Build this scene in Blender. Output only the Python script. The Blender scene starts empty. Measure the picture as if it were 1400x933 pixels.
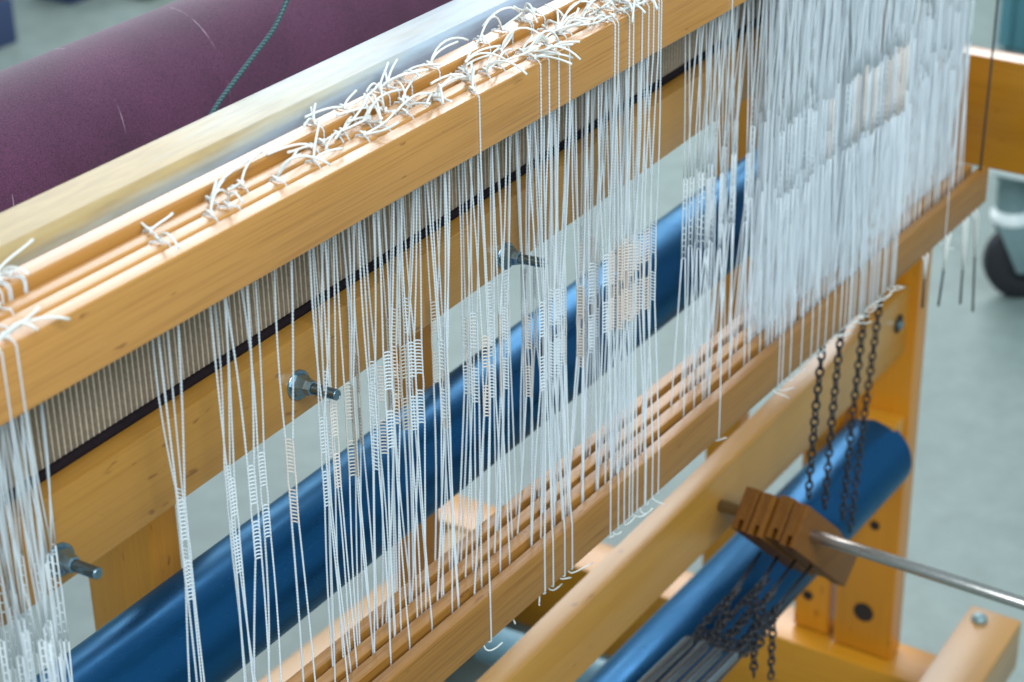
import bpy, bmesh, math, random
import numpy as np
from mathutils import Matrix, Vector
R = math.radians
random.seed(11)
scene = bpy.context.scene
col = scene.collection

# ------------------------------------------------------------------ camera
cam_d = bpy.data.cameras.new('camera'); cam = bpy.data.objects.new('camera', cam_d); col.objects.link(cam)
cam.matrix_world = Matrix(((0.55077437, 0.38802185, -0.73897675, -0.88704111),
                           (-0.83449915, 0.23893779, -0.49650771, -0.61485014),
                           (-0.01608637, 0.89013919, 0.45540471, 1.44701055),
                           (0, 0, 0, 1)))
cam_d.sensor_width = 36; cam_d.lens = 72.797
cam_d.clip_start = .02; cam_d.clip_end = 200
cam_d.dof.use_dof = True; cam_d.dof.focus_distance = 1.20; cam_d.dof.aperture_fstop = 9.5
cam_d.dof.aperture_blades = 7
scene.camera = cam

# ------------------------------------------------------------------ light
world = bpy.data.worlds.new('World'); scene.world = world; world.use_nodes = True
bg = world.node_tree.nodes['Background']
bg.inputs[0].default_value = (.58, .84, 1.0, 1); bg.inputs[1].default_value = .66

def area(name, loc, target, sx, sy, power, color):
    l = bpy.data.lights.new(name, 'AREA'); l.shape = 'RECTANGLE'; l.size = sx; l.size_y = sy
    l.energy = power; l.color = color
    o = bpy.data.objects.new(name, l); col.objects.link(o); o.location = loc
    o.rotation_euler = (Vector(target) - Vector(loc)).to_track_quat('-Z', 'Y').to_euler()
    return o
area('window_light', (3.3, 2.4, 2.45), (.3, .1, .8), 3.6, 2.0, 118, (.93, .96, 1.0))
ceil = area('ceiling_light', (2.4, 1.5, 3.05), (2.4, 1.51, 0), 4.4, .42, 50, (1.0, .98, .96)); ceil.rotation_euler = (0, 0, 0)
area('side_window_light', (-1.5, -2.3, 3.2), (.2, .1, .8), 2.6, 1.5, 160, (.86, .96, 1.0))

vs = scene.view_settings
scene.display_settings.display_device = 'sRGB'
vs.view_transform = 'Standard'; vs.look = 'None'; vs.gamma = 1; vs.exposure = 0.06; vs.use_curve_mapping = False
scene.render.engine = 'CYCLES'

# ------------------------------------------------------------------ materials
def new_mat(name):
    m = bpy.data.materials.new(name); m.use_nodes = True
    nt = m.node_tree; b = nt.nodes['Principled BSDF']
    return m, nt, b
def ramp(nt, pts):
    r = nt.nodes.new('ShaderNodeValToRGB'); e = r.color_ramp.elements
    while len(e) < len(pts): e.new(.5)
    for k, (p, c) in enumerate(pts):
        e[k].position = p; e[k].color = (*c, 1) if len(c) == 3 else c
    return r
def noise(nt, vec, scale, detail=4, rough=.55):
    n = nt.nodes.new('ShaderNodeTexNoise'); n.inputs['Scale'].default_value = scale
    n.inputs['Detail'].default_value = detail; n.inputs['Roughness'].default_value = rough
    nt.links.new(vec, n.inputs['Vector']); return n
def mapping(nt, scale, out='Object'):
    tc = nt.nodes.new('ShaderNodeTexCoord'); mp = nt.nodes.new('ShaderNodeMapping')
    mp.inputs['Scale'].default_value = scale; nt.links.new(tc.outputs[out], mp.inputs['Vector']); return mp.outputs[0]
def mixc(nt, fac, a, b, mode='MIX'):
    m = nt.nodes.new('ShaderNodeMix'); m.data_type = 'RGBA'; m.blend_type = mode
    for s, v in ((m.inputs[0], fac), (m.inputs[6], a), (m.inputs[7], b)):
        if hasattr(v, 'links'): nt.links.new(v, s)
        elif isinstance(v, (int, float)): s.default_value = v
        else: s.default_value = (*v, 1)
    return m.outputs[2]

def wood(name, axis, base, dark, rough=.38, pores=.35, coat=.8):
    m, nt, b = new_mat(name)
    s1 = [60, 60, 60]; s1[axis] = 1.3
    s2 = [800, 800, 800]; s2[axis] = 10
    s3 = [9, 9, 9]; s3[axis] = 2.0
    n1 = noise(nt, mapping(nt, s1), 1.0, 5, .6); n1.inputs['Distortion'].default_value = .35
    n2 = noise(nt, mapping(nt, s2), 1.0, 3, .6)
    n3 = noise(nt, mapping(nt, s3), 1.0, 3)
    mid = tuple(d * .35 + b2 * .65 for d, b2 in zip(dark, base)); r1 = ramp(nt, [(.22, dark), (.42, mid), (.75, base)]); nt.links.new(n1.outputs[0], r1.inputs[0])
    r2 = ramp(nt, [(.36, (.52, .40, .28)), (.52, (1, 1, 1))]); nt.links.new(n2.outputs[0], r2.inputs[0])
    c = mixc(nt, pores, r1.outputs[0], r2.outputs[0], 'MULTIPLY')
    r3 = ramp(nt, [(.28, (.76, .72, .68)), (.5, (.97, .96, .95)), (.72, (1.08, 1.07, 1.06))]); nt.links.new(n3.outputs[0], r3.inputs[0])
    c = mixc(nt, 1.0, c, r3.outputs[0], 'MULTIPLY')
    s5 = [190, 190, 190]; s5[axis] = 55
    n5 = noise(nt, mapping(nt, s5), 1.0, 2, .5); r5 = ramp(nt, [(.25, (.42, .30, .2)), (.31, (1, 1, 1))]); nt.links.new(n5.outputs[0], r5.inputs[0])
    c = mixc(nt, .7, c, r5.outputs[0], 'MULTIPLY')
    oi = nt.nodes.new('ShaderNodeObjectInfo'); r4 = ramp(nt, [(0, (.84, .81, .78)), (1, (1.08, 1.09, 1.11))]); nt.links.new(oi.outputs['Random'], r4.inputs[0])
    c = mixc(nt, 1.0, c, r4.outputs[0], 'MULTIPLY')
    nt.links.new(c, b.inputs['Base Color'])
    rr = ramp(nt, [(.3, (rough - .10,) * 3), (.7, (rough + .16,) * 3)]); nt.links.new(n3.outputs[0], rr.inputs[0])
    nt.links.new(rr.outputs[0], b.inputs['Roughness'])
    b.inputs['Specular IOR Level'].default_value = .2
    b.inputs['Coat Weight'].default_value = coat; b.inputs['Coat Roughness'].default_value = .26
    bp = nt.nodes.new('ShaderNodeBump'); bp.inputs['Strength'].default_value = .18; bp.inputs['Distance'].default_value = .0006
    nt.links.new(n2.outputs[0], bp.inputs['Height']); nt.links.new(bp.outputs[0], b.inputs['Normal'])
    return m

HON = (.60, .315, .085); HOND = (.42, .19, .035)
M = {}
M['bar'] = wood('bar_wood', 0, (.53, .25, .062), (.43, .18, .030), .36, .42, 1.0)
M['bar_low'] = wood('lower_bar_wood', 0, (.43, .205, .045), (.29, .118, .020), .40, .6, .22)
M['beam_x'] = wood('beam_wood_x', 0, (.46, .225, .040), (.39, .175, .022), .4, .2)
M['beam_y'] = wood('beam_wood_y', 1, (.54, .23, .012), (.44, .165, .006), .42, .2)
M['beam_z'] = wood('beam_wood_z', 2, (.74, .29, .014), (.60, .21, .007), .42, .25)
M['jack'] = wood('jack_wood', 0, (.21, .078, .008), (.14, .045, .004), .55, .5, .15)

# beater cap: varnished wood rubbed grey, silver-blue window reflection painted in towards the right
m, nt, b = new_mat('rubbed_sheen_cap_wood')
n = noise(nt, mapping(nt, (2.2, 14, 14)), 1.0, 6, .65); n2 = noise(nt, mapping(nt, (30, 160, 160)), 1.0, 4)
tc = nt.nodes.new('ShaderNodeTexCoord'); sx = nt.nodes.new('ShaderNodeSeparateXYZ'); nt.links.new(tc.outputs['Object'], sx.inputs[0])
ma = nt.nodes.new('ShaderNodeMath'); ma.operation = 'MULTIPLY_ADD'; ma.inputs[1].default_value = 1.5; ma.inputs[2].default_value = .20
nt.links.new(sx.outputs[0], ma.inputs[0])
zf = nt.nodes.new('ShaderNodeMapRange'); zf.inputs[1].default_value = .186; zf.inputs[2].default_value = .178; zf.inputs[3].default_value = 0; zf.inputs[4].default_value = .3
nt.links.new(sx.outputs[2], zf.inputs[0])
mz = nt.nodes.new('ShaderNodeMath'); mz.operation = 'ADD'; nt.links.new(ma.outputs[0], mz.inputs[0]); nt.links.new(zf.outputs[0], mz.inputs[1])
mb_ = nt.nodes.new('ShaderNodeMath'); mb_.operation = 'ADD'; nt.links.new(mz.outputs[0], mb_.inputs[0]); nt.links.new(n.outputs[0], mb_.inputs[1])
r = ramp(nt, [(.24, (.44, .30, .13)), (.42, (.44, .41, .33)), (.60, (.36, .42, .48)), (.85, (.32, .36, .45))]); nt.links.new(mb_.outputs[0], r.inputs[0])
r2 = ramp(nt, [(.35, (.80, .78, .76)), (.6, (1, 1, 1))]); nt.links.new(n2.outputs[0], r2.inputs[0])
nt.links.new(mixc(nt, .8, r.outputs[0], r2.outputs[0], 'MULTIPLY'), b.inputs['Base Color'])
b.inputs['Roughness'].default_value = .5; b.inputs['Coat Weight'].default_value = .12; b.inputs['Coat Roughness'].default_value = .3
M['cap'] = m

def simple(name, c, rough=.5, metal=0, spec=None, bump=0, bscale=400):
    m, nt, b = new_mat(name)
    b.inputs['Roughness'].default_value = rough; b.inputs['Metallic'].default_value = metal
    if spec is not None: b.inputs['Specular IOR Level'].default_value = spec
    n = noise(nt, mapping(nt, (1, 1, 1)), bscale, 4)
    r = ramp(nt, [(.3, tuple(x * .8 for x in c)), (.7, tuple(min(1, x * 1.12) for x in c))]); nt.links.new(n.outputs[0], r.inputs[0])
    nt.links.new(r.outputs[0], b.inputs['Base Color'])
    if bump:
        bp = nt.nodes.new('ShaderNodeBump'); bp.inputs['Strength'].default_value = bump; bp.inputs['Distance'].default_value = .001
        nt.links.new(n.outputs[0], bp.inputs['Height']); nt.links.new(bp.outputs[0], b.inputs['Normal'])
    return m
M['dent'] = simple('reed_wire', (.52, .41, .30), .45, .1)
M['pitch'] = simple('reed_binding', (.016, .011, .013), .95, 0, .05)
M['steel'] = simple('plain_steel', (.46, .42, .38), .28, .9)
M['zinc'] = simple('zinc_plated_steel', (.22, .31, .36), .22, .9)
M['chain'] = simple('dark_chain_steel', (.035, .032, .034), .42, .4)
M['tube'] = simple('grey_tube', (.34, .36, .39), .26, .9)
M['black'] = simple('black_rubber', (.012, .012, .016), .55)
M['castermetal'] = simple('caster_metal', (.24, .33, .34), .4, .5)
M['whitemetal'] = simple('white_painted_metal', (.72, .76, .74), .4)
M['dark'] = simple('dark_hole', (.02, .01, .006), .8)
M['cable'] = simple('dark_cable', (.03, .035, .035), .5)
M['bluepipe'] = simple('pale_blue_pipe', (.20, .34, .40), .4)
M['crate'] = simple('teal_plastic', (.09, .24, .28), .5)
M['brown'] = simple('brown_wood_far', (.14, .075, .045), .6, bscale=20)
M['navy'] = simple('navy_fabric', (.03, .05, .12), .8)
# teal cord with a braid
m, nt, b = new_mat('teal_braid'); w = nt.nodes.new('ShaderNodeTexWave'); w.inputs['Scale'].default_value = 190; w.bands_direction = 'DIAGONAL'
nt.links.new(mapping(nt, (1, 1, 1)), w.inputs['Vector'])
r = ramp(nt, [(.2, (.014, .042, .05)), (.8, (.05, .115, .12))]); nt.links.new(w.outputs[0], r.inputs[0]); nt.links.new(r.outputs[0], b.inputs['Base Color'])
b.inputs['Roughness'].default_value = .6; M['cord'] = m

# white heddle cord: thin polyester lets light through
def cordmat(name, c, tr=.25):
    m, nt, b = new_mat(name); b.inputs['Base Color'].default_value = (*c, 1); b.inputs['Roughness'].default_value = .55
    b.inputs['Specular IOR Level'].default_value = .3
    t = nt.nodes.new('ShaderNodeBsdfTranslucent'); t.inputs[0].default_value = (*c, 1)
    mx = nt.nodes.new('ShaderNodeMixShader'); mx.inputs[0].default_value = tr
    o = nt.nodes['Material Output']; nt.links.new(b.outputs[0], mx.inputs[1]); nt.links.new(t.outputs[0], mx.inputs[2]); nt.links.new(mx.outputs[0], o.inputs['Surface'])
    return m
M['white'] = cordmat('white_cord', (.90, .93, .95), .5)
M['yarn'] = cordmat('white_tail', (.93, .92, .88), .3)
M['worn'] = cordmat('stained_cord', (.74, .68, .61), .35)
M['peach'] = cordmat('yellowed_cord', (.90, .81, .74), .4)

# blue lacquered tube
def bluemat(name):
    m, nt, b = new_mat(name)
    n = noise(nt, mapping(nt, (1, 1, 1)), 900, 2); r = ramp(nt, [(.70, (.004, .056, .150)), (.78, (.08, .2, .35))]); nt.links.new(n.outputs[0], r.inputs[0])
    nt.links.new(r.outputs[0], b.inputs['Base Color'])
    n6 = noise(nt, mapping(nt, (9, 30, 30)), 1, 5, .65); r6 = ramp(nt, [(.35, (.24, .24, .24)), (.7, (.46, .46, .46))]); nt.links.new(n6.outputs[0], r6.inputs[0]); nt.links.new(r6.outputs[0], b.inputs['Roughness'])
    b.inputs['Metallic'].default_value = .6; b.inputs['Specular Tint'].default_value = (.5, .85, 1, 1)
    b.inputs['Coat Weight'].default_value = 0
    n4 = noise(nt, mapping(nt, (4, 60, 60)), 1, 3)
    bp = nt.nodes.new('ShaderNodeBump'); bp.inputs['Strength'].default_value = .006; bp.inputs['Distance'].default_value = .002
    nt.links.new(n4.outputs[0], bp.inputs['Height']); nt.links.new(bp.outputs[0], b.inputs['Normal'])
    return m
M['blue'] = bluemat('blue_lacquer')

# purple sandpaper wound in a spiral
m, nt, b = new_mat('purple_sandpaper')
n = noise(nt, mapping(nt, (1, 1, 1)), 1000, 3, .7); n2 = noise(nt, mapping(nt, (1, 1, 1)), 14, 5)
r = ramp(nt, [(.32, (.040, .008, .026)), (.68, (.140, .034, .094))]); nt.links.new(n.outputs[0], r.inputs[0])
r2 = ramp(nt, [(.3, (.72, .66, .7)), (.7, (1.1, 1.05, 1.05))]); nt.links.new(n2.outputs[0], r2.inputs[0])
base = mixc(nt, 1, r.outputs[0], r2.outputs[0], 'MULTIPLY')
tc = nt.nodes.new('ShaderNodeTexCoord'); sx = nt.nodes.new('ShaderNodeSeparateXYZ'); nt.links.new(tc.outputs['Object'], sx.inputs[0])
at = nt.nodes.new('ShaderNodeMath'); at.operation = 'ARCTAN2'; nt.links.new(sx.outputs[2], at.inputs[0]); nt.links.new(sx.outputs[1], at.inputs[1])
k1 = nt.nodes.new('ShaderNodeMath'); k1.operation = 'MULTIPLY_ADD'; k1.inputs[1].default_value = .0162; nt.links.new(at.outputs[0], k1.inputs[0]); nt.links.new(sx.outputs[0], k1.inputs[2])
k2 = nt.nodes.new('ShaderNodeMath'); k2.operation = 'PINGPONG'; k2.inputs[1].default_value = .051; nt.links.new(k1.outputs[0], k2.inputs[0])
k3 = nt.nodes.new('ShaderNodeMath'); k3.operation = 'LESS_THAN'; k3.inputs[1].default_value = .00045; nt.links.new(k2.outputs[0], k3.inputs[0])
n5 = noise(nt, mapping(nt, (1, 1, 1)), 30, 3); r5 = ramp(nt, [(.5, (0, 0, 0)), (.62, (.75, .75, .75))]); nt.links.new(n5.outputs[0], r5.inputs[0])
k4 = nt.nodes.new('ShaderNodeMath'); k4.operation = 'MULTIPLY'; nt.links.new(k3.outputs[0], k4.inputs[0]); nt.links.new(r5.outputs[0], k4.inputs[1])
nt.links.new(mixc(nt, k4.outputs[0], base, (.50, .32, .40)), b.inputs['Base Color'])
b.inputs['Roughness'].default_value = .85; b.inputs['Sheen Weight'].default_value = .15
bp = nt.nodes.new('ShaderNodeBump'); bp.inputs['Strength'].default_value = .5; bp.inputs['Distance'].default_value = .0008
nt.links.new(n.outputs[0], bp.inputs['Height']); nt.links.new(bp.outputs[0], b.inputs['Normal'])
M['purple'] = m

# floor
m, nt, b = new_mat('sealed_concrete')
n = noise(nt, mapping(nt, (1, 1, 1)), 1.6, 6, .6); n2 = noise(nt, mapping(nt, (1, 1, 1)), 22, 5, .6)
r = ramp(nt, [(.3, (.145, .190, .174)), (.7, (.212, .260, .237))]); nt.links.new(n.outputs[0], r.inputs[0])
r2 = ramp(nt, [(.3, (.86, .86, .86)), (.7, (1.06, 1.06, 1.06))]); nt.links.new(n2.outputs[0], r2.inputs[0])
nt.links.new(mixc(nt, 1, r.outputs[0], r2.outputs[0], 'MULTIPLY'), b.inputs['Base Color'])
b.inputs['Roughness'].default_value = .55; M['floor'] = m

# ------------------------------------------------------------------ mesh helpers
class MB:
    def __init__(s): s.v = []; s.f = []; s.sm = []
    def add(s, v, f, smooth=False):
        o = len(s.v); s.v += [tuple(p) for p in v]; s.f += [tuple(i + o for i in q) for q in f]; s.sm += [smooth] * len(f)
    def tube(s, pts, rad, sides=6, caps=True, smooth=True):
        P = np.array(pts, float); n = len(P)
        rr = np.full(n, rad) if np.isscalar(rad) else np.array(rad, float)
        T = np.gradient(P, axis=0); T /= np.linalg.norm(T, axis=1)[:, None] + 1e-12
        u = np.cross(T[0], (0, 0, 1.)); 
        if np.linalg.norm(u) < .05: u = np.cross(T[0], (1., 0, 0))
        vv = []
        a = np.arange(sides) * 2 * np.pi / sides
        ca, sa = np.cos(a)[:, None], np.sin(a)[:, None]
        for i in range(n):
            u = u - T[i] * (u @ T[i]); u /= np.linalg.norm(u) + 1e-12
            w = np.cross(T[i], u)
            vv.append(P[i] + rr[i] * (ca * u + sa * w))
        V = np.concatenate(vv)
        F = []
        for i in range(n - 1):
            for k in range(sides):
                k2 = (k + 1) % sides
                F.append((i * sides + k, i * sides + k2, (i + 1) * sides + k2, (i + 1) * sides + k))
        o = len(s.v); s.v += V.tolist(); s.f += [tuple(i + o for i in q) for q in F]; s.sm += [smooth] * len(F)
        if caps:
            s.f.append(tuple(o + k for k in range(sides - 1, -1, -1))); s.sm.append(False)
            s.f.append(tuple(o + (n - 1) * sides + k for k in range(sides))); s.sm.append(False)
    def box(s, x0, x1, y0, y1, z0, z1):
        s.hexa([(x0, y0, z0), (x1, y0, z0), (x1, y1, z0), (x0, y1, z0), (x0, y0, z1), (x1, y0, z1), (x1, y1, z1), (x0, y1, z1)])
    def hexa(s, v):
        s.add(v, [(3, 2, 1, 0), (4, 5, 6, 7), (0, 1, 5, 4), (1, 2, 6, 5), (2, 3, 7, 6), (3, 0, 4, 7)])
    def prism(s, A, B):            # two matching outlines
        n = len(A); f = [tuple(range(n - 1, -1, -1)), tuple(range(n, 2 * n))]
        f += [(i, (i + 1) % n, n + (i + 1) % n, n + i) for i in range(n)]
        s.add(list(A) + list(B), f)
    def lathe(s, c, d, prof, seg=20, smooth=True):   # prof: (along, radius)
        c = Vector(c); d = Vector(d).normalized(); u = d.orthogonal().normalized(); w = d.cross(u)
        v = []
        for t, r in prof:
            for k in range(seg):
                a = 2 * math.pi * k / seg; v.append(c + d * t + (u * math.cos(a) + w * math.sin(a)) * r)
        f = []
        for i in range(len(prof) - 1):
            for k in range(seg):
                k2 = (k + 1) % seg; f.append((i * seg + k, i * seg + k2, (i + 1) * seg + k2, (i + 1) * seg + k))
        s.add(v, f, smooth)
        s.add([v[k] for k in range(seg)], [tuple(range(seg - 1, -1, -1))]); s.add([v[(len(prof) - 1) * seg + k] for k in range(seg)], [tuple(range(seg))])
    def mesh(s, name, mat, org=(0, 0, 0), bevel=0, seg=2, fix=False):
        me = bpy.data.meshes.new(name)
        V = np.array(s.v, float) - np.array(org)
        me.from_pydata(V.tolist(), [], s.f)
        me.polygons.foreach_set('use_smooth', s.sm)
        if bevel or fix:
            bm = bmesh.new(); bm.from_mesh(me)
            bmesh.ops.recalc_face_normals(bm, faces=bm.faces)
            if bevel:
                bmesh.ops.bevel(bm, geom=[e for e in bm.edges], offset=bevel, segments=seg, profile=.6, affect='EDGES', clamp_overlap=True)
                for f in bm.faces: f.smooth = True
            bm.to_mesh(me); bm.free()
            if bevel:
                me.set_sharp_from_angle(angle=R(40))
        me.materials.append(mat); me.update()
        return me
    def build(s, name, mat, parent=None, bevel=0, seg=2, fix=False, org=None):
        o_ = org if org is not None else (tuple(parent.matrix_world.translation) if False else (WORLD[parent.name] if parent else (0, 0, 0)))
        me = s.mesh(name, mat, o_, bevel, seg, fix)
        o = bpy.data.objects.new(name, me); col.objects.link(o)
        if parent is not None: o.parent = parent; WORLD[o.name] = WORLD[parent.name]
        else: o.location = o_; WORLD[o.name] = tuple(o_)
        return o
WORLD = {}
def tag(o, label=None, cat=None, group=None, kind=None):
    if label: o['label'] = label
    if cat: o['category'] = cat
    if group: o['group'] = group
    if kind: o['kind'] = kind
    return o
def thing(name, loc, label, cat, group=None):
    o = bpy.data.objects.new(name, None); col.objects.link(o); o.location = loc; o.empty_display_size = .02
    WORLD[o.name] = tuple(loc); return tag(o, label, cat, group)
def bez(p0, p1, p2, p3, n):
    t = np.linspace(0, 1, n)[:, None]; p0, p1, p2, p3 = [np.array(p, float) for p in (p0, p1, p2, p3)]
    return (1 - t) ** 3 * p0 + 3 * (1 - t) ** 2 * t * p1 + 3 * (1 - t) * t * t * p2 + t ** 3 * p3

# ------------------------------------------------------------------ setting
g = MB(); g.add([(-30, -30, 0), (30, -30, 0), (30, 30, 0), (-30, 30, 0)], [(0, 1, 2, 3)])
tag(g.build('floor', M['floor']), 'pale grey green sealed concrete floor', None, None, 'structure')

# ------------------------------------------------------------------ loom frame
FR = thing('loom_frame', (.86, .1, 0), 'honey coloured wooden loom frame of beams, uprights and side rails', 'loom frame')
b_ = MB(); b_.hexa([(-.2, .084, .461), (.8585, .084, .487), (.8585, .104, .487), (-.2, .106, .461), (-.2, .084, .515), (.8585, .084, .560), (.8585, .104, .560), (-.2, .106, .515)])
b_.build('front_crossbeam', M['beam_x'], FR, .0011)
b_ = MB(); b_.box(.86, .888, .075, .142, .112, 1.32); b_.build('upright', M['beam_z'], FR, .002)
b_ = MB(); b_.box(.868, .893, .152, .194, .112, .44); b_.build('upright', M['beam_z'], FR, .002)
b_ = MB(); b_.box(.838, .90, -.02, .70, 0, .110); b_.build('base_rail', M['beam_y'], FR, .003)
b_ = MB(); b_.box(-.6, .836, .55, .635, .02, .108); b_.build('rear_foot_beam', M['beam_x'], FR, .003)
b_ = MB(); b_.hexa([(.15, -.085, .11), (.925, -.045, .11), (.925, .012, .11), (.15, -.02, .11), (.15, -.085, .17), (.925, -.045, .17), (.925, .012, .17), (.15, -.02, .17)])
fb = b_.build('front_foot_beam', M['beam_x'], FR, .003)
b_ = MB(); b_.lathe((.902, -.006, .170), (0, 0, 1), [(0, .0085), (.003, .0085), (.006, .006), (.0075, .002)], 16); b_.build('bolt_head', M['castermetal'], FR)
b_ = MB(); b_.box(.89, .915, -.35, .075, .685, .795); b_.build('side_rail', M['beam_y'], FR, .002)
b_ = MB(); b_.box(.890, .915, .075, .62, .685, .795); b_.build('side_rail', M['beam_y'], FR, .002)
b_ = MB(); b_.box(.832, .86, .078, .118, .385, .415); b_.build('bearing_block', M['beam_y'], FR, .002)
b_ = MB(); b_.box(.838, .868, .144, .19, .37, .405); b_.build('bearing_block', M['beam_y'], FR, .002)
for (y, z, r) in ((.1025, .275, .0055), (.108, .163, .0115)):
    b_ = MB(); b_.lathe((.8590, y, z), (1, 0, 0), [(0, r), (.0006, r * .96)], 18); b_.build('bore_hole', M['dark'], FR)
b_ = MB(); b_.lathe((.8672, .178, .155), (1, 0, 0), [(0, .006), (.0006, .0058)], 18); b_.build('bore_hole', M['dark'], FR)
b_ = MB(); b_.lathe((.835, .0832, .528), (0, 1, 0), [(0, .010), (.0005, .0098)], 18); b_.build('bore_hole', M['dark'], FR)
b_ = MB(); b_.lathe((.835, .080, .527), (0, 1, 0), [(0, .0045), (.003, .0055), (.0035, .0055)], 12); b_.build('bolt_head', M['zinc'], FR)
# inner uprights behind the beater and the rail they stand on
b_ = MB(); b_.box(-.042, -.014, .25, .315, 0, .93); b_.build('upright', M['beam_z'], FR, .002)
b_ = MB(); b_.box(.258, .288, .25, .275, 0, .94); b_.build('upright', M['beam_z'], FR, .002)
b_ = MB(); b_.box(.848, .872, .26, .30, .112, .93); b_.build('upright', M['beam_z'], FR, .002)
b_ = MB(); b_.box(.39, .425, .33, .385, .70, 1.3); b_.build('upright', M['beam_z'], FR, .002)
# ------------------------------------------------------------------ rollers
def roller(name, x0, x1, p0, p1, r, mat, label, cat, seg=64, endmat=None):
    t = thing(name, (x0, p0[0], p0[1]), label, cat)
    A = Vector((x0, *p0)); B = Vector((x1, *p1)); d = B - A
    b_ = MB(); n = 40
    b_.lathe(A, d, [(d.length * i / n, r) for i in range(n + 1)], seg); b_.build('tube', mat, t)
    if endmat:
        b_ = MB(); b_.lathe(B, d, [(.0002, r * .82), (.004, r * .80), (.0042, .009), (.02, .009)], 32); b_.build('end_plug', endmat, t)
    return t
roller('blue_roller', -.45, .838, (.15, .6914), (.15, .7205), .0365, M['blue'], 'long glossy blue metal roller behind the white heddles', 'roller', 96, M['steel'])
roller('blue_roller', .05, .838, (.1, .3655), (.1, .374), .041, M['blue'], 'lower blue metal roller behind the dark chains and wooden jacks', 'roller', 96, M['steel'])
roller('purple_roller', -.55, .384, (.35, .936), (.35, .936), .064, M['purple'], 'fat roller wrapped in purple sandpaper behind the beater', 'roller', 96, M['beam_x'])
b_ = MB(); b_.tube([(.617, .44, .145), (.632, .20, .145)], .021, 32); tag(b_.build('pipe', M['bluepipe'], None, org=(.62, .4, .145)), 'pale blue pipe low down, half hidden by the front crossbeam', 'pipe')

# ------------------------------------------------------------------ beater
BT = thing('beater', (.1, .07, .87), 'wooden beater with worn top cap, steel reed and bolted lower beam', 'beater')
sec = [(.0585, 1.030), (.0585, 1.0505), (.0598, 1.0545), (.0632, 1.0568), (.095, 1.0545), (.1005, 1.052), (.1015, 1.047), (.1015, 1.030)]
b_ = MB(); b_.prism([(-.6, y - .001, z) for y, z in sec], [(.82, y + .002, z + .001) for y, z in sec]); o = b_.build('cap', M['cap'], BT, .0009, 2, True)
def sleyz(x): return .9280 + (x + .27) * .0215
b_ = MB(); b_.hexa([(-.55, .051, .8675), (.82, .051, .913), (.82, .088, .913), (-.55, .088, .8675), (-.55, .051, sleyz(-.55)), (.82, .051, sleyz(.82)), (.82, .088, sleyz(.82)), (-.55, .088, sleyz(-.55))])
b_.build('lower_beam', M['beam_x'], BT, .0016)
b_ = MB(); x = -.52
while x < .8:
    b_.hexa([(x, .0665, sleyz(x) - .003), (x + .0012, .0665, sleyz(x) - .003), (x + .0012, .0795, sleyz(x) - .003), (x, .0795, sleyz(x) - .003), (x, .0665, 1.032), (x + .0012, .0665, 1.032), (x + .0012, .0795, 1.032), (x, .0795, 1.032)])
    x += .004
tag(b_.build('reed', M['dent'], BT), kind='stuff')
b_ = MB()
for y in (.0650, .0808): b_.tube([(-.52, y, sleyz(-.52) + .0026), (.8, y, sleyz(.8) + .0026)], .0027, 8)
b_.build('reed_binding', M['pitch'], BT)
for (x, z, L) in ((-.111, .9028, .031), (.0976, .8995, .033), (-.299, .8914, .03)):
    d = Vector((-.10, -1, .12)); c = Vector((x, .0508, z))
    b_ = MB(); prof = [(0, .003)]
    t = .004
    while t < L: prof += [(t, .0032), (t + .0007, .0025)]; t += .0014
    prof.append((L, .0022)); b_.lathe(c, d, prof, 14); bo = b_.build('bolt', M['zinc'], BT)
    b_ = MB(); b_.lathe(c, d, [(-.001, .0088), (.0013, .0088), (.0018, .0082)], 24); b_.build('washer', M['zinc'], bo)
    b_ = MB(); b_.lathe(c, d, [(.0019, .0072), (.0034, .0070), (.0085, .0050), (.0120, .0044), (.0125, .0032)], 6, False); b_.build('nut', M['zinc'], bo)

# ------------------------------------------------------------------ shafts
UP = [(0, .0095, 1.048), (.0115, .021, 1.048), (.023, .0325, 1.048), (.0355, .048, 1.0525)]
LO = [(0, .009, .718), (.0145, .0242, .7185), (.0288, .0382, .7175), (.043, .0522, .718)]
SH = ['front', 'second', 'third', 'rear']
for k in range(4):
    t = thing('heddle_shaft', (.1, UP[k][0], .684), ['foremost shaft, a pair of pale wooden bars with wide front faces, few heddles', 'second shaft from the front, pale wooden bar pair close behind the foremost',
              'third shaft from the front, wooden bars beside the open slot on top', 'rearmost shaft, slightly raised wooden bar next to the beater cap'][k], 'loom shaft', 'four heddle shafts side by side')
    y0, y1, zt = UP[k]
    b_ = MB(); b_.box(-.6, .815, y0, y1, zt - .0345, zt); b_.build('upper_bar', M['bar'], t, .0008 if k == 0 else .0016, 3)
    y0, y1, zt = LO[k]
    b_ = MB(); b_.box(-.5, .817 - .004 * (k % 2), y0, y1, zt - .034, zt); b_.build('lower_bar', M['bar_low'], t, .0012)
    ym = (LO[k][0] + LO[k][1]) / 2
    if k: continue
    b_ = MB(); b_.tube([(.806, ym, .71), (.8095, ym, .82), (.8135, (UP[k][0] + UP[k][1]) / 2, 1.03)], .0011, 6); b_.build('side_cable', M['cable'], t)
    o = b_

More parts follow.
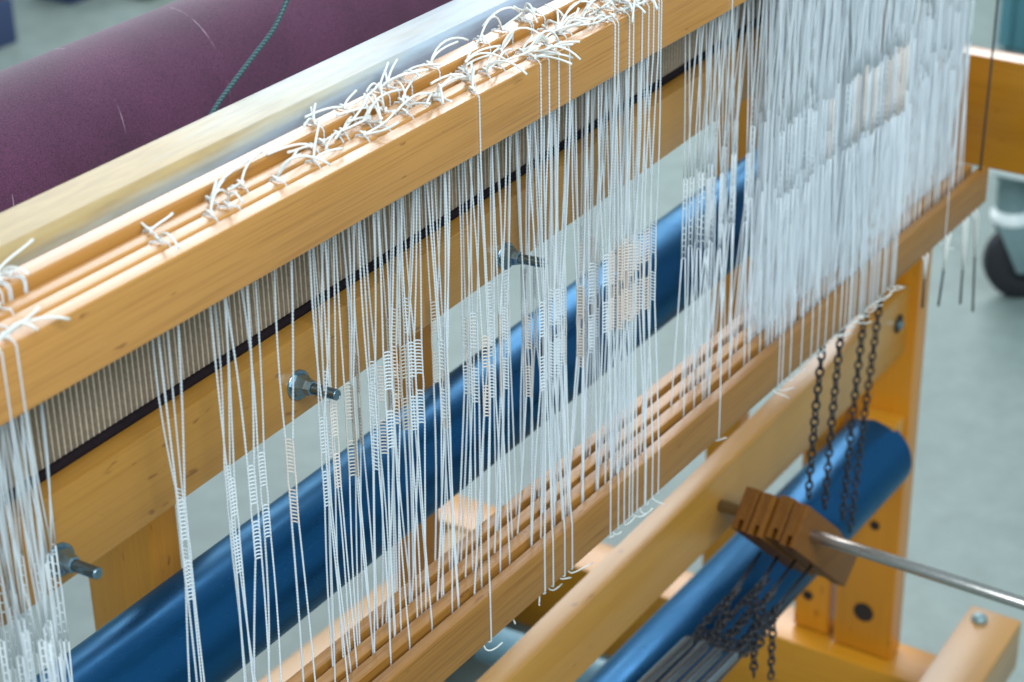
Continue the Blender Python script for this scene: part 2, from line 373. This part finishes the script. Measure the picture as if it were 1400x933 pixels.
# ------------------------------------------------------------------ heddles
rng = random.Random(5)
def strand(mb, pts, r, beads, step=.00105):
    P = np.array(pts, float)
    # arc length resample
    d = np.linalg.norm(np.diff(P, axis=0), axis=1); s = np.r_[0, np.cumsum(d)]
    if beads:
        n = max(6, int(s[-1] / step)); q = np.linspace(0, s[-1], n)
        Q = np.stack([np.interp(q, s, P[:, i]) for i in range(3)], 1)
        rr = np.where(np.arange(n) % 2 == 0, r * 1.42, r * .78)
        mb.tube(Q, rr, 4)
    else:
        mb.tube(P, r, 4)
def heddle(k, X, near, ze, worn=0, lean=0, tails=1, low_tail=True):
    y0, y1, zt = UP[k]; l0, l1, lt = LO[k]
    r = .00052
    xu = X + rng.uniform(-.0008, .0008)
    xe = X + lean * .5 + rng.gauss(0, .0022)
    xl = X + lean + rng.gauss(0, .003)
    fu = .5 + rng.uniform(-.25, .25); ye = (y0 + y1) / 2 * .5 + (l0 + l1) / 2 * .5 + rng.gauss(0, .0012)
    t = thing('heddle', (X, ye, ze), None, None)
    hw = .0017 + rng.uniform(0, .0005) if near else .0012; a = rng.uniform(-.2, 1.1) + .35
    if rng.random() < .2: a += 1.2
    cx, sy = math.cos(a), -math.sin(a)
    LL = .0205 + rng.uniform(-.002, .003); EY = .0062 + rng.uniform(-.0006, .0012)
    ztop = ze + EY + LL; zbot = ze - EY - LL
    zk = zt + .0012
    ym = (y0 + y1) / 2
    mw = M['white']
    b_ = MB()
    g_ = .0011
    spread = rng.uniform(.0005, .004)
    for sgn, ybar in ((1, y0 - g_ * .6), (-1, y1 + g_ * .6)):
        xs = xu + rng.uniform(-spread, spread)
        pts = [(xu, ym, zk), (xs, ybar + sgn * .0015, zt + .0008), (xs, ybar, zt - .0012), (xs, ybar, zt - .018), (xs, ybar, zt - .036)]
        p0 = np.array(pts[-1]); p1 = np.array((xe + sgn * hw * cx, ye + sgn * hw * sy, ztop))
        bow = rng.gauss(0, .0014)
        for i in range(1, 7):
            f = i / 6; q = p0 * (1 - f) + p1 * f; q[0] += bow * math.sin(math.pi * f); pts.append(tuple(q))
        strand(b_, pts, r, near)
    b_.build('upper_cord', mw, t)
    b_ = MB()
    for sgn, ybar in ((1, l0 - g_ * .6), (-1, l1 + g_ * .6)):
        xs = xl + rng.uniform(-spread, spread) * .8
        pts = [(xe + sgn * hw * cx, ye + sgn * hw * sy, zbot)]
        p0 = np.array(pts[0]); p1 = np.array((xs, ybar, lt + .001)); bow = rng.gauss(0, .0012)
        for i in range(1, 7):
            f = i / 6; q = p0 * (1 - f) + p1 * f; q[0] += bow * math.sin(math.pi * f); pts.append(tuple(q))
        pts += [(xs, ybar, lt - .017), (xs, ybar, lt - .0345), (xl, (l0 + l1) / 2, lt - .0358)]
        strand(b_, pts, r, near)
    b_.build('lower_cord', mw, t)
    # the braided ladder above and below the eye
    b_ = MB()
    for sgn in (1, -1):
        zs = [ztop, ze + EY + .004, ze + EY, ze + EY * .4, ze - EY * .4, ze - EY, ze - EY - .004, zbot]
        ws = [hw, hw, hw, hw * 1.1, hw * 1.1, hw, hw, hw]
        strand(b_, [(xe + sgn * w * cx, ye + sgn * w * sy, z) for z, w in zip(zs, ws)], r * (1.05 if near else 1.15), near)
    if near or True:
        for lo, hi in ((ze + EY, ztop), (zbot, ze - EY)):
            n = int((hi - lo) / (.0021 if near else .0045))
            for i in range(n + 1):
                z = lo + (hi - lo) * i / n
                b_.tube([(xe - hw * cx, ye - hw * sy, z + rng.uniform(-.0001, .0001)), (xe, ye, z + .0003), (xe + hw * cx, ye + hw * sy, z)], .0005 if near else .0004, 4, False)
    b_.build('eye', {0: M['white'], 1: M['worn'], 2: M['peach']}[worn], t)
    # knotted cut ends on top of the bar
    for _ in range(tails):
        az = rng.choice([rng.gauss(.35, .5), rng.gauss(3.4, .6), rng.gauss(-1.2, .5)])
        L = rng.uniform(.014, .034); up = rng.choice([rng.uniform(.1, .5), rng.uniform(.3, 1.0)])
        d = np.array((math.cos(az), math.sin(az) * .8, 0)); s_ = np.array((xu, ym, zt + .0012))
        e = s_ + d * L + np.array((0, 0, rng.uniform(.002, .012)))
        if e[1] < -.004: e[2] -= rng.uniform(.0, .008)
        b2 = MB(); pts = bez(s_, s_ + d * L * .15 + np.array((0, 0, L * up * .55)), s_ + d * L * .65 + np.array((0, 0, L * up * .55)), e, 9)
        b2.tube(pts, [.00070] * 8 + [.0008], 5); b2.build('tail', M['yarn'], t)
    if tails:
        b2 = MB(); 
        pts = [(xu - .0014, ym - .0018, zt + .0014), (xu + .0008, ym - .0006, zt + .0030), (xu + .0012, ym + .0012, zt + .0018), (xu - .0010, ym + .0014, zt + .0034), (xu - .0006, ym - .0012, zt + .0028)]
        b2.tube(pts, .0008, 5); b2.build('knot', M['yarn'], t)
    if low_tail:
        az = rng.gauss(.2, .9); L = rng.uniform(.008, .024); sw = rng.uniform(-.004, .004)
        s_ = np.array((xl, (l0 + l1) / 2, lt - .0358)); d = np.array((math.cos(az), -abs(math.sin(az)) * .6, 0))
        b2 = MB(); b2.tube(bez(s_, s_ + np.array((sw, -.002, -L * .3)), s_ + d * L * .5 + np.array((sw, 0, -L * rng.uniform(.1, .6))), s_ + d * L + np.array((0, 0, -L * rng.uniform(.0, .5))), 7), .00052, 4); b2.build('lower_tail', M['yarn'], t)
    return t

# (name, x range, count, shafts with weights, in focus, eye height, lean)
C_ = [
 ('far', -.392, -.340, 20, [(1, .3), (2, .4), (3, .3)], 0, .868, .004),
 ('sparse', -.256, -.236, 2, [(1, .4), (2, .6)], 1, .880, .000),
 ('sparse', -.214, -.176, 4, [(1, .4), (2, .6)], 1, .872, .000),
 ('sparse', -.158, -.150, 1, [(1, .6), (2, .4)], 1, .874, .000),
 ('fringe', -.138, -.092, 7, [(1, .3), (2, .4), (3, .3)], 1, .873, .001),
 ('fringe', -.090, -.036, 11, [(1, .35), (2, .35), (3, .3)], 1, .876, .001),
 ('middle', -.030, .020, 7, [(1, .4), (2, .3), (3, .3)], 1, .872, .001),
 ('middle', .022, .060, 5, [(1, .4), (2, .3), (3, .3)], 1, .862, .001),
 ('thick', .064, .128, 11, [(1, .4), (2, .3), (3, .3)], 1, .852, .001),
 ('thick', .130, .200, 15, [(1, .4), (2, .3), (3, .3)], 1, .848, .001),
 ('loose', .272, .290, 2, [(1, 1)], 0, .866, .000),
 ('loose', .292, .385, 17, [(1, .3), (2, .4), (3, .3)], 0, .862, .001),
 ('curtain', .392, .598, 86, [(1, .35), (2, .35), (3, .3)], 0, .868, .001),
 ('last', .615, .790, 60, [(1, .3), (2, .4), (3, .3)], 0, .872, .001),
]
DX = [(0.0, 1), (.0633, 1), (.0711, 1), (.0806, 1), (.091, 1), (.1435, 1), (.150, 1), (.1626, 1), (.168, 1), (.174, 1), (.1804, 1), (.186, 1), (.192, 1), (.198, 1), (.203, 1),
      (.30, 0), (.3896, 0), (.4659, 0), *[(.500 + .0046 * q, 0) for q in range(25)], (.401, 0), (.415, 0), (.433, 0), (.447, 0), (.478, 0), (.487, 0), (.7149, 0), (-.36, 0), (-.352, 0)]
def ordinal(n):
    lo = ['', 'first', 'second', 'third', 'fourth', 'fifth', 'sixth', 'seventh', 'eighth', 'ninth', 'tenth', 'eleventh', 'twelfth', 'thirteenth', 'fourteenth', 'fifteenth', 'sixteenth', 'seventeenth', 'eighteenth', 'nineteenth']
    if n < 20: return lo[n]
    tens = {2: 'twent', 3: 'thirt', 4: 'fort', 5: 'fift', 6: 'sixt'}[n // 10]
    return tens + 'ieth' if n % 10 == 0 else tens + 'y-' + lo[n % 10]
made = {}
for (nm, xa, xb, n, ws, near, ze, lean) in C_:
    if near:
        nb = max(2, n // 3); hubs = [xa + (xb - xa) * (q + .5 + rng.uniform(-.3, .3)) / nb for q in range(nb)]
    for i in range(n):
        X = xa + (xb - xa) * (i + .5 + rng.uniform(-.45, .45)) / n
        if near: X = min(hubs, key=lambda q: abs(q - X)) * .55 + X * .45
        u = rng.random(); k = 3
        for kk, w in ws:
            u -= w
            if u <= 0: k = kk; break
        worn = rng.choices([0, 1, 2], [.62, .16, .22])[0] if near else 0
        X += 1.30 * (.0045 + .0138 * k - .02)
        h = heddle(k, X, near, ze + (.004, 0, -.006, .006)[k] + rng.gauss(0, .0035 if near else .008), worn, lean + rng.gauss(0, .002), rng.choices([0, 1, 2, 3], [.0, .25, .45, .3] if near else [.4, .5, .1, 0] if nm == 'far' else [.15, .55, .3, 0])[0], rng.random() < .5)
        made.setdefault(nm, []).append((X, h))
for X, near in DX:
    nm = 'far' if X < 0 else 'face' if X < .25 else 'loose' if X < .392 else 'lowbar' if X < .62 else 'last'
    h = heddle(0, X, near, (.868 if X > .25 or X < 0 else .873 if X < .05 else .862) + rng.gauss(0, .002), rng.choices([0, 2], [.7, .3])[0], .001, 2 if X < .3 else 1, True)
    made.setdefault(nm, []).append((X, h))
TXT = {  # bunch: (label, group); %s takes the place counted from the left
 'far': ('blurred white cord heddle in the bunch at the far left edge nearest the camera', 'heddles at the far left edge'),
 'sparse': ('%s white heddle from left in the sparse bunch left of the large bolt', 'heddles in the sparse bunch'),
 'fringe': ('%s white heddle from left in the fringe just right of the large bolt', 'heddles in the fringe right of the large bolt'),
 'middle': ('%s white heddle from left in the middle fringe around the second bolt', 'heddles in the middle fringe'),
 'thick': ('%s white heddle from left in the thick bunch before the blue roller', 'heddles in the thick bunch'),
 'face': ('%s white heddle from left crossing the front face of the foremost upper bar', 'heddles on the foremost upper bar'),
 'loose': ('%s white heddle from left in the loose group right of the clear gap', 'heddles in the loose group'),
 'curtain': ('blurred white heddle in the solid curtain above the hanging chains', 'heddles in the solid curtain'),
 'lowbar': ('blurred white heddle crossing the face of the foremost lower bar above the chains', 'heddles crossing the lower bar above the chains'),
 'last': ('blurred white heddle in the last curtain at right beside the side rail', 'heddles in the last curtain')}
count = 0
for nm, L in made.items():
    for q, (X, h) in enumerate(sorted(L, key=lambda e: e[0])):
        txt, grp = TXT[nm]
        tag(h, txt % ordinal(q + 1) if '%s' in txt else txt, 'heddle', grp); count += 1
print('heddles', count)
# cords past the individuals, one mass in the two curtains
b_ = MB()
for i in range(180):
    if rng.random() < .62: X = rng.uniform(.394, .598)
    else: X = rng.uniform(.616, .788)
    k = rng.choice([1, 2, 3]); X += 1.30 * (.0045 + .0138 * k - .02)
    y0, y1, zt = UP[k]; l0, l1, lt = LO[k]; ye = (y0 + y1 + l0 + l1) / 4
    ze = .868 + rng.gauss(0, .005)
    for sgn, yu, yl in ((1, y0 - .0007, l0 - .0007), (-1, y1 + .0007, l1 + .0007)):
        xo = rng.uniform(-.004, .004); xp = rng.uniform(-.004, .004)
        b_.tube([(X + xo, yu, zt - .001), (X + xo, yu, zt - .036), (X + sgn * .0015, ye - sgn * .001, ze + .026), (X + sgn * .0018, ye - sgn * .0012, ze), (X + sgn * .0015, ye - sgn * .001, ze - .026), (X + xp, yl, lt), (X + xp, yl, lt - .033)], .00062, 4)
tag(b_.build('heddle_cords', M['white'], None, org=(.6, .03, .7)), 'mass of further white heddle cords filling the curtains at right', None, None, 'stuff')

# ------------------------------------------------------------------ rod, jacks, wires, tubes, chains
b_ = MB(); b_.tube([(.468, .0835, .511), (.468, -.05, .5095), (.468, -.36, .506)], .0052, 24); tag(b_.build('steel_rod', M['steel'], None, org=(.468, -.1, .51)), 'bare steel rod running through the wooden jacks to the right', 'rod')
jk = ['nearest the camera, its broad face showing', 'second from the camera', 'third from the camera', 'furthest from the camera, against the crossbeam']
prof = [(.4603, .5423), (.5216, .4874), (.5689, .4337), (.5444, .4142), (.4335, .5154)]
for k in range(4):
    ya = -.003 + .0152 * k; yb = ya + .0135
    dx = .004 * (k % 2) - .003 * (k == 3)
    t = thing('jack_lever', (.468, ya, .508), 'brown wooden jack lever on the steel rod, ' + jk[k], 'jack lever', 'wooden jack levers on the steel rod')
    p = [(x + dx, z) for x, z in prof]
    slot = [p[0], p[1], p[2], p[3], (p[4][0] + .0115, p[4][1] - .0105), (p[4][0] + .019, p[4][1] - .003), (p[4][0] + .0115, p[4][1] + .0075), (p[4][0] + .0065, p[4][1] + .0064)]
    c1, c2 = ya + .0047, ya + .0088
    b_ = MB(); b_.prism([(x, ya, z) for x, z in p], [(x, c1, z) for x, z in p]); b_.build('cheek', M['jack'], t, .0007, 2, True)
    b_ = MB(); b_.prism([(x, c1, z) for x, z in slot], [(x, c2, z) for x, z in slot]); b_.build('core', M['jack'], t, 0, 2, True)
    b_ = MB(); b_.prism([(x, c2, z) for x, z in p], [(x, yb, z) for x, z in p]); b_.build('cheek', M['jack'], t, .0007, 2, True)
def link_mesh():
    b_ = MB(); n = 12; pts = []
    L, W = .0047, .0030
    for i in range(n + 1):
        a = 2 * math.pi * i / n; pts.append((W * math.cos(a) * 1.0, 0, (L) * math.sin(a)))
    b_.tube(pts, 0.00105, 5, False); return b_.mesh('chain_link', M['chain'])
LM = link_mesh()
def chain(pts, label, group, pitch=.0068, jit=.25):
    P = np.array(pts, float); d = np.linalg.norm(np.diff(P, axis=0), axis=1); s = np.r_[0, np.cumsum(d)]
    n = int(s[-1] / pitch); q = np.linspace(0, s[-1], n)
    Q = np.stack([np.interp(q, s, P[:, i]) for i in range(3)], 1)
    t = thing('chain', tuple(Q[-1]), label, 'chain', group)
    T = np.gradient(Q, axis=0)
    for i in range(n):
        o = bpy.data.objects.new('chain_link', LM); col.objects.link(o); o.parent = t
        z = Vector(T[i]).normalized(); rot = z.to_track_quat('Z', 'Y').to_matrix().to_4x4()
        rot = Matrix.Translation(Vector(Q[i]) - Vector(Q[-1])) @ rot @ Matrix.Rotation((i % 2) * math.pi / 2 + .7 + rng.uniform(-jit, jit), 4, 'Z')
        o.matrix_local = rot
CH = [((.4868, .005, .6894), (.474, .005, .545)), ((.5548, .020, .6661), (.5444, .021, .492)), ((.6334, .034, .6363), (.6198, .036, .436)), ((.701, .048, .6263), (.6771, .052, .385))]
cn = ['leftmost', 'second from left', 'third from left', 'rightmost']
for k, (a, c) in enumerate(CH):
    a = (a[0], a[1], a[2] + .002); m_ = ((a[0] + c[0]) / 2 - .002, (a[1] + c[1]) / 2, (a[2] + c[2]) / 2)
    chain([a, m_, c], 'dark link chain hanging below the lower bars, %s of the four' % cn[k], 'dark chains hanging under the shafts')
    if a[2] < .684:     # cord that ties the chain to its bar
        b_ = MB(); b_.tube([(a[0], a[1], .6845), (a[0] + .001, a[1], a[2])], .0008, 5); tag(b_.build('tie_cord', M['yarn'], None, org=a), 'short white cord tying the %s hanging chain to its bar' % cn[k], 'cord', 'cords tying the hanging chains')
nm4 = ['nearest', 'second', 'third', 'furthest']
for k in range(4):
    y = .0045 + .0135 * k
    zz = .458; xt = .346 - .002 * (k % 2)
    t = thing('grey_tube', (xt, y, zz), 'grey metal tube with a capped end, %s of the four in the row' % nm4[k], 'tube', 'four grey tubes below the crossbeam')
    b_ = MB(); b_.lathe((xt, y, zz), (-1, 0, .03), [(0, .0044), (.0005, .0048), (.4, .0048)], 20); b_.build('tube_body', M['tube'], t)
    b_ = MB(); b_.lathe((xt + .004, y, zz), (-1, 0, .03), [(0, .002), (.001, .0036), (.0042, .0042)], 16); b_.build('end_cap', M['tube'], t)
    # wire from the jack
    xa = .489 - .006 * k; xb = .418 + .012 * (k % 3)
    b_ = MB()
    for s_ in (-1, 1): b_.tube([(xa, y + s_ * .0004, .466 + .003 * k), (xb, y + s_ * .0016, .459)], .0009, 6)
    tag(b_.build('link_wire', M['chain'], None, org=(xa, y, .466)), 'thin dark doubled wire from the %s wooden jack to its chain' % nm4[k], 'wire', 'thin wires between jacks and chains')
    for j in range(2):
        sg = (-1, 1)[j]
        chain([(xb + .012 * j, y, .459), (xb - .02, y + .003 * sg, .450 + .006 * j), ((xb + xt) / 2, y + .004 * sg, .447 + .007 * j), (xt + .014, y + .002 * sg, .452), (xt + .004, y, .4585)],
              'dark chain slumped before the capped end of the %s grey tube, %s strand' % (nm4[k], ('lower', 'upper')[j]), 'dark chains between wires and tubes beside the %s tube' % nm4[k], .0058, .9)
    if k < 2:
        x0 = (.417, .400)[k]; zl = (.395, .405)[k]; yy = (.004, .012)[k]
        chain([(x0, yy, .460), (x0 - .001, yy, (.46 + zl) / 2), (x0 + .0005, yy, zl), ], ['loose chain tail hanging straight down from the nearest wire', 'shorter loose chain tail beside the straight hanging one'][k], None, .0060)

# ------------------------------------------------------------------ wires under the right end of the foremost bar
for i, (xa, za, xb, zb) in enumerate(((.6744, .702, .6758, .6345), (.7263, .70, .7142, .6199), (.7644, .6858, .769, .5992), (.7857, .72, .8036, .5771))):
    t = thing('drop_wire', (xb, -.002, zb), 'dark wire with white cord below the right end of the bar, %s from left' % ['first', 'second', 'third', 'fourth'][i], 'wire', 'wires hanging under the bar end')
    b_ = MB(); b_.tube([(xb * .55 + xa * .45, -.002, za * .42 + zb * .58), (xb, -.002, zb)], .0011, 6); b_.build('wire', M['cable'], t)
    b_ = MB()
    for s_ in (-1, 1):
        b_.tube([(xa + .004 * s_, -.0015, .686), (xa * .7 + xb * .3 + .003 * s_, -.002, za * .7 + zb * .3), (xb * .55 + xa * .45, -.002, za * .42 + zb * .58)], .0010, 5)
    b_.build('cord', M['yarn'], t)

# ------------------------------------------------------------------ teal cord in front of the purple roller
b_ = MB(); pts = [(-.115, .108, 1.030), (-.102, .109, 1.0445)] + [(-.0899, .11, 1.0521), (-.0635, .11, 1.0663), (-.04, .11, 1.0785), (-.027, .11, 1.0918), (-.017, .11, 1.112), (-.012, .11, 1.15)]
P = np.array(pts); tt = np.linspace(0, len(P) - 1, 60); Q = np.stack([np.interp(tt, range(len(P)), P[:, i]) for i in range(3)], 1)
for _ in range(6): Q[1:-1] = (Q[:-2] + Q[1:-1] * 2 + Q[2:]) / 4
b_.tube(Q, .00135, 10); tag(b_.build('braided_cord', M['cord'], None, org=(-.06, .11, 1.07)), 'taut teal braided cord crossing in front of the purple roller', 'cord')

# ------------------------------------------------------------------ background things
cst = thing('caster_cart', (2.0, .385, 0), 'corner of a cart base on a black rubber caster wheel on the floor at right', 'cart')
c = Vector((2.0, .385, .064)); ax = Vector((-.80, -.60, 0)); rt = Vector((.60, -.80, 0)); wc = c + rt * .028
b_ = MB(); b_.lathe(wc - ax * .016, ax, [(0, .040), (.001, .058), (.006, .0635), (.026, .0635), (.031, .058), (.032, .040)], 40); wh = b_.build('wheel', M['black'], cst)
b_ = MB(); b_.lathe(wc - ax * .018, ax, [(0, .012), (.001, .030), (.034, .030), (.036, .012)], 30); b_.build('hub', M['black'], wh)
b_ = MB()
for s_ in (-1, 1):
    o0 = wc + ax * (.022 * s_); w = ax * .002
    q = [o0 + rt * u + Vector((0, 0, z)) for u, z in ((-.016, -.014), (.006, -.016), (.012, .004), (.004, .068), (-.054, .068))]
    b_.prism([tuple(p - w) for p in q], [tuple(p + w) for p in q])
b_.build('fork', M['castermetal'], cst, .001, 2, True)
b_ = MB(); b_.lathe(c + Vector((0, 0, .068)), (0, 0, 1), [(0, .03), (.012, .032), (.013, .028), (.02, .026)], 24); b_.build('collar', M['whitemetal'], cst)
b_ = MB(); b_.lathe(c + Vector((0, 0, .088)), (0, 0, 1), [(0, .025), (.055, .025), (.056, .032), (.064, .032)], 24); b_.build('stem', M['castermetal'], cst)
b_ = MB(); b_.box(1.96, 2.9, .33, .425, .217, .262); b_.build('base_frame', M['whitemetal'], cst, .004)
cr = thing('ribbed_crate', (3.35, .80, 0), 'teal ribbed plastic bin standing on the floor at top right', 'bin')
b_ = MB(); b_.box(3.12, 3.8, .40, .83, 0, .6); b_.build('body', M['crate'], cr, .01)
for i in range(7):
    y = .42 + .065 * i
    b_ = MB(); b_.box(3.105, 3.12, y, y + .025, .01, .59); b_.build('rib', M['bluepipe'] if i % 2 else M['crate'], cr, .003)
st = thing('stool', (2.1, 2.75, 0), 'blurred brown wooden stool with dark blue foot at the top left corner', 'stool')
for (x, y) in ((2.02, 2.72), (2.12, 2.98), (2.40, 2.80)):
    b_ = MB(); b_.box(x - .055, x + .055, y - .055, y + .055, .10, .6); b_.build('leg', M['brown'], st, .004)
    b_ = MB(); b_.box(x - .065, x + .065, y - .065, y + .065, 0, .10); b_.build('foot', M['navy'], st, .004)
b_ = MB(); b_.box(1.98, 2.44, 2.66, 3.02, .6, .64); b_.build('seat', M['brown'], st, .006)
bx = thing('low_crate', (2.6, 2.75, 0), 'blurred low brown crate on the floor at the top left edge', 'crate')
for i in range(4):
    b_ = MB(); b_.box(2.44 + .0, 2.9, 2.60, 2.62, .015 + .07 * i, .075 + .07 * i); b_.build('slat', M['brown'], bx, .003)
b_ = MB(); b_.box(2.44, 2.9, 2.622, 3.0, .01, .02); b_.build('bottom', M['brown'], bx, .002)
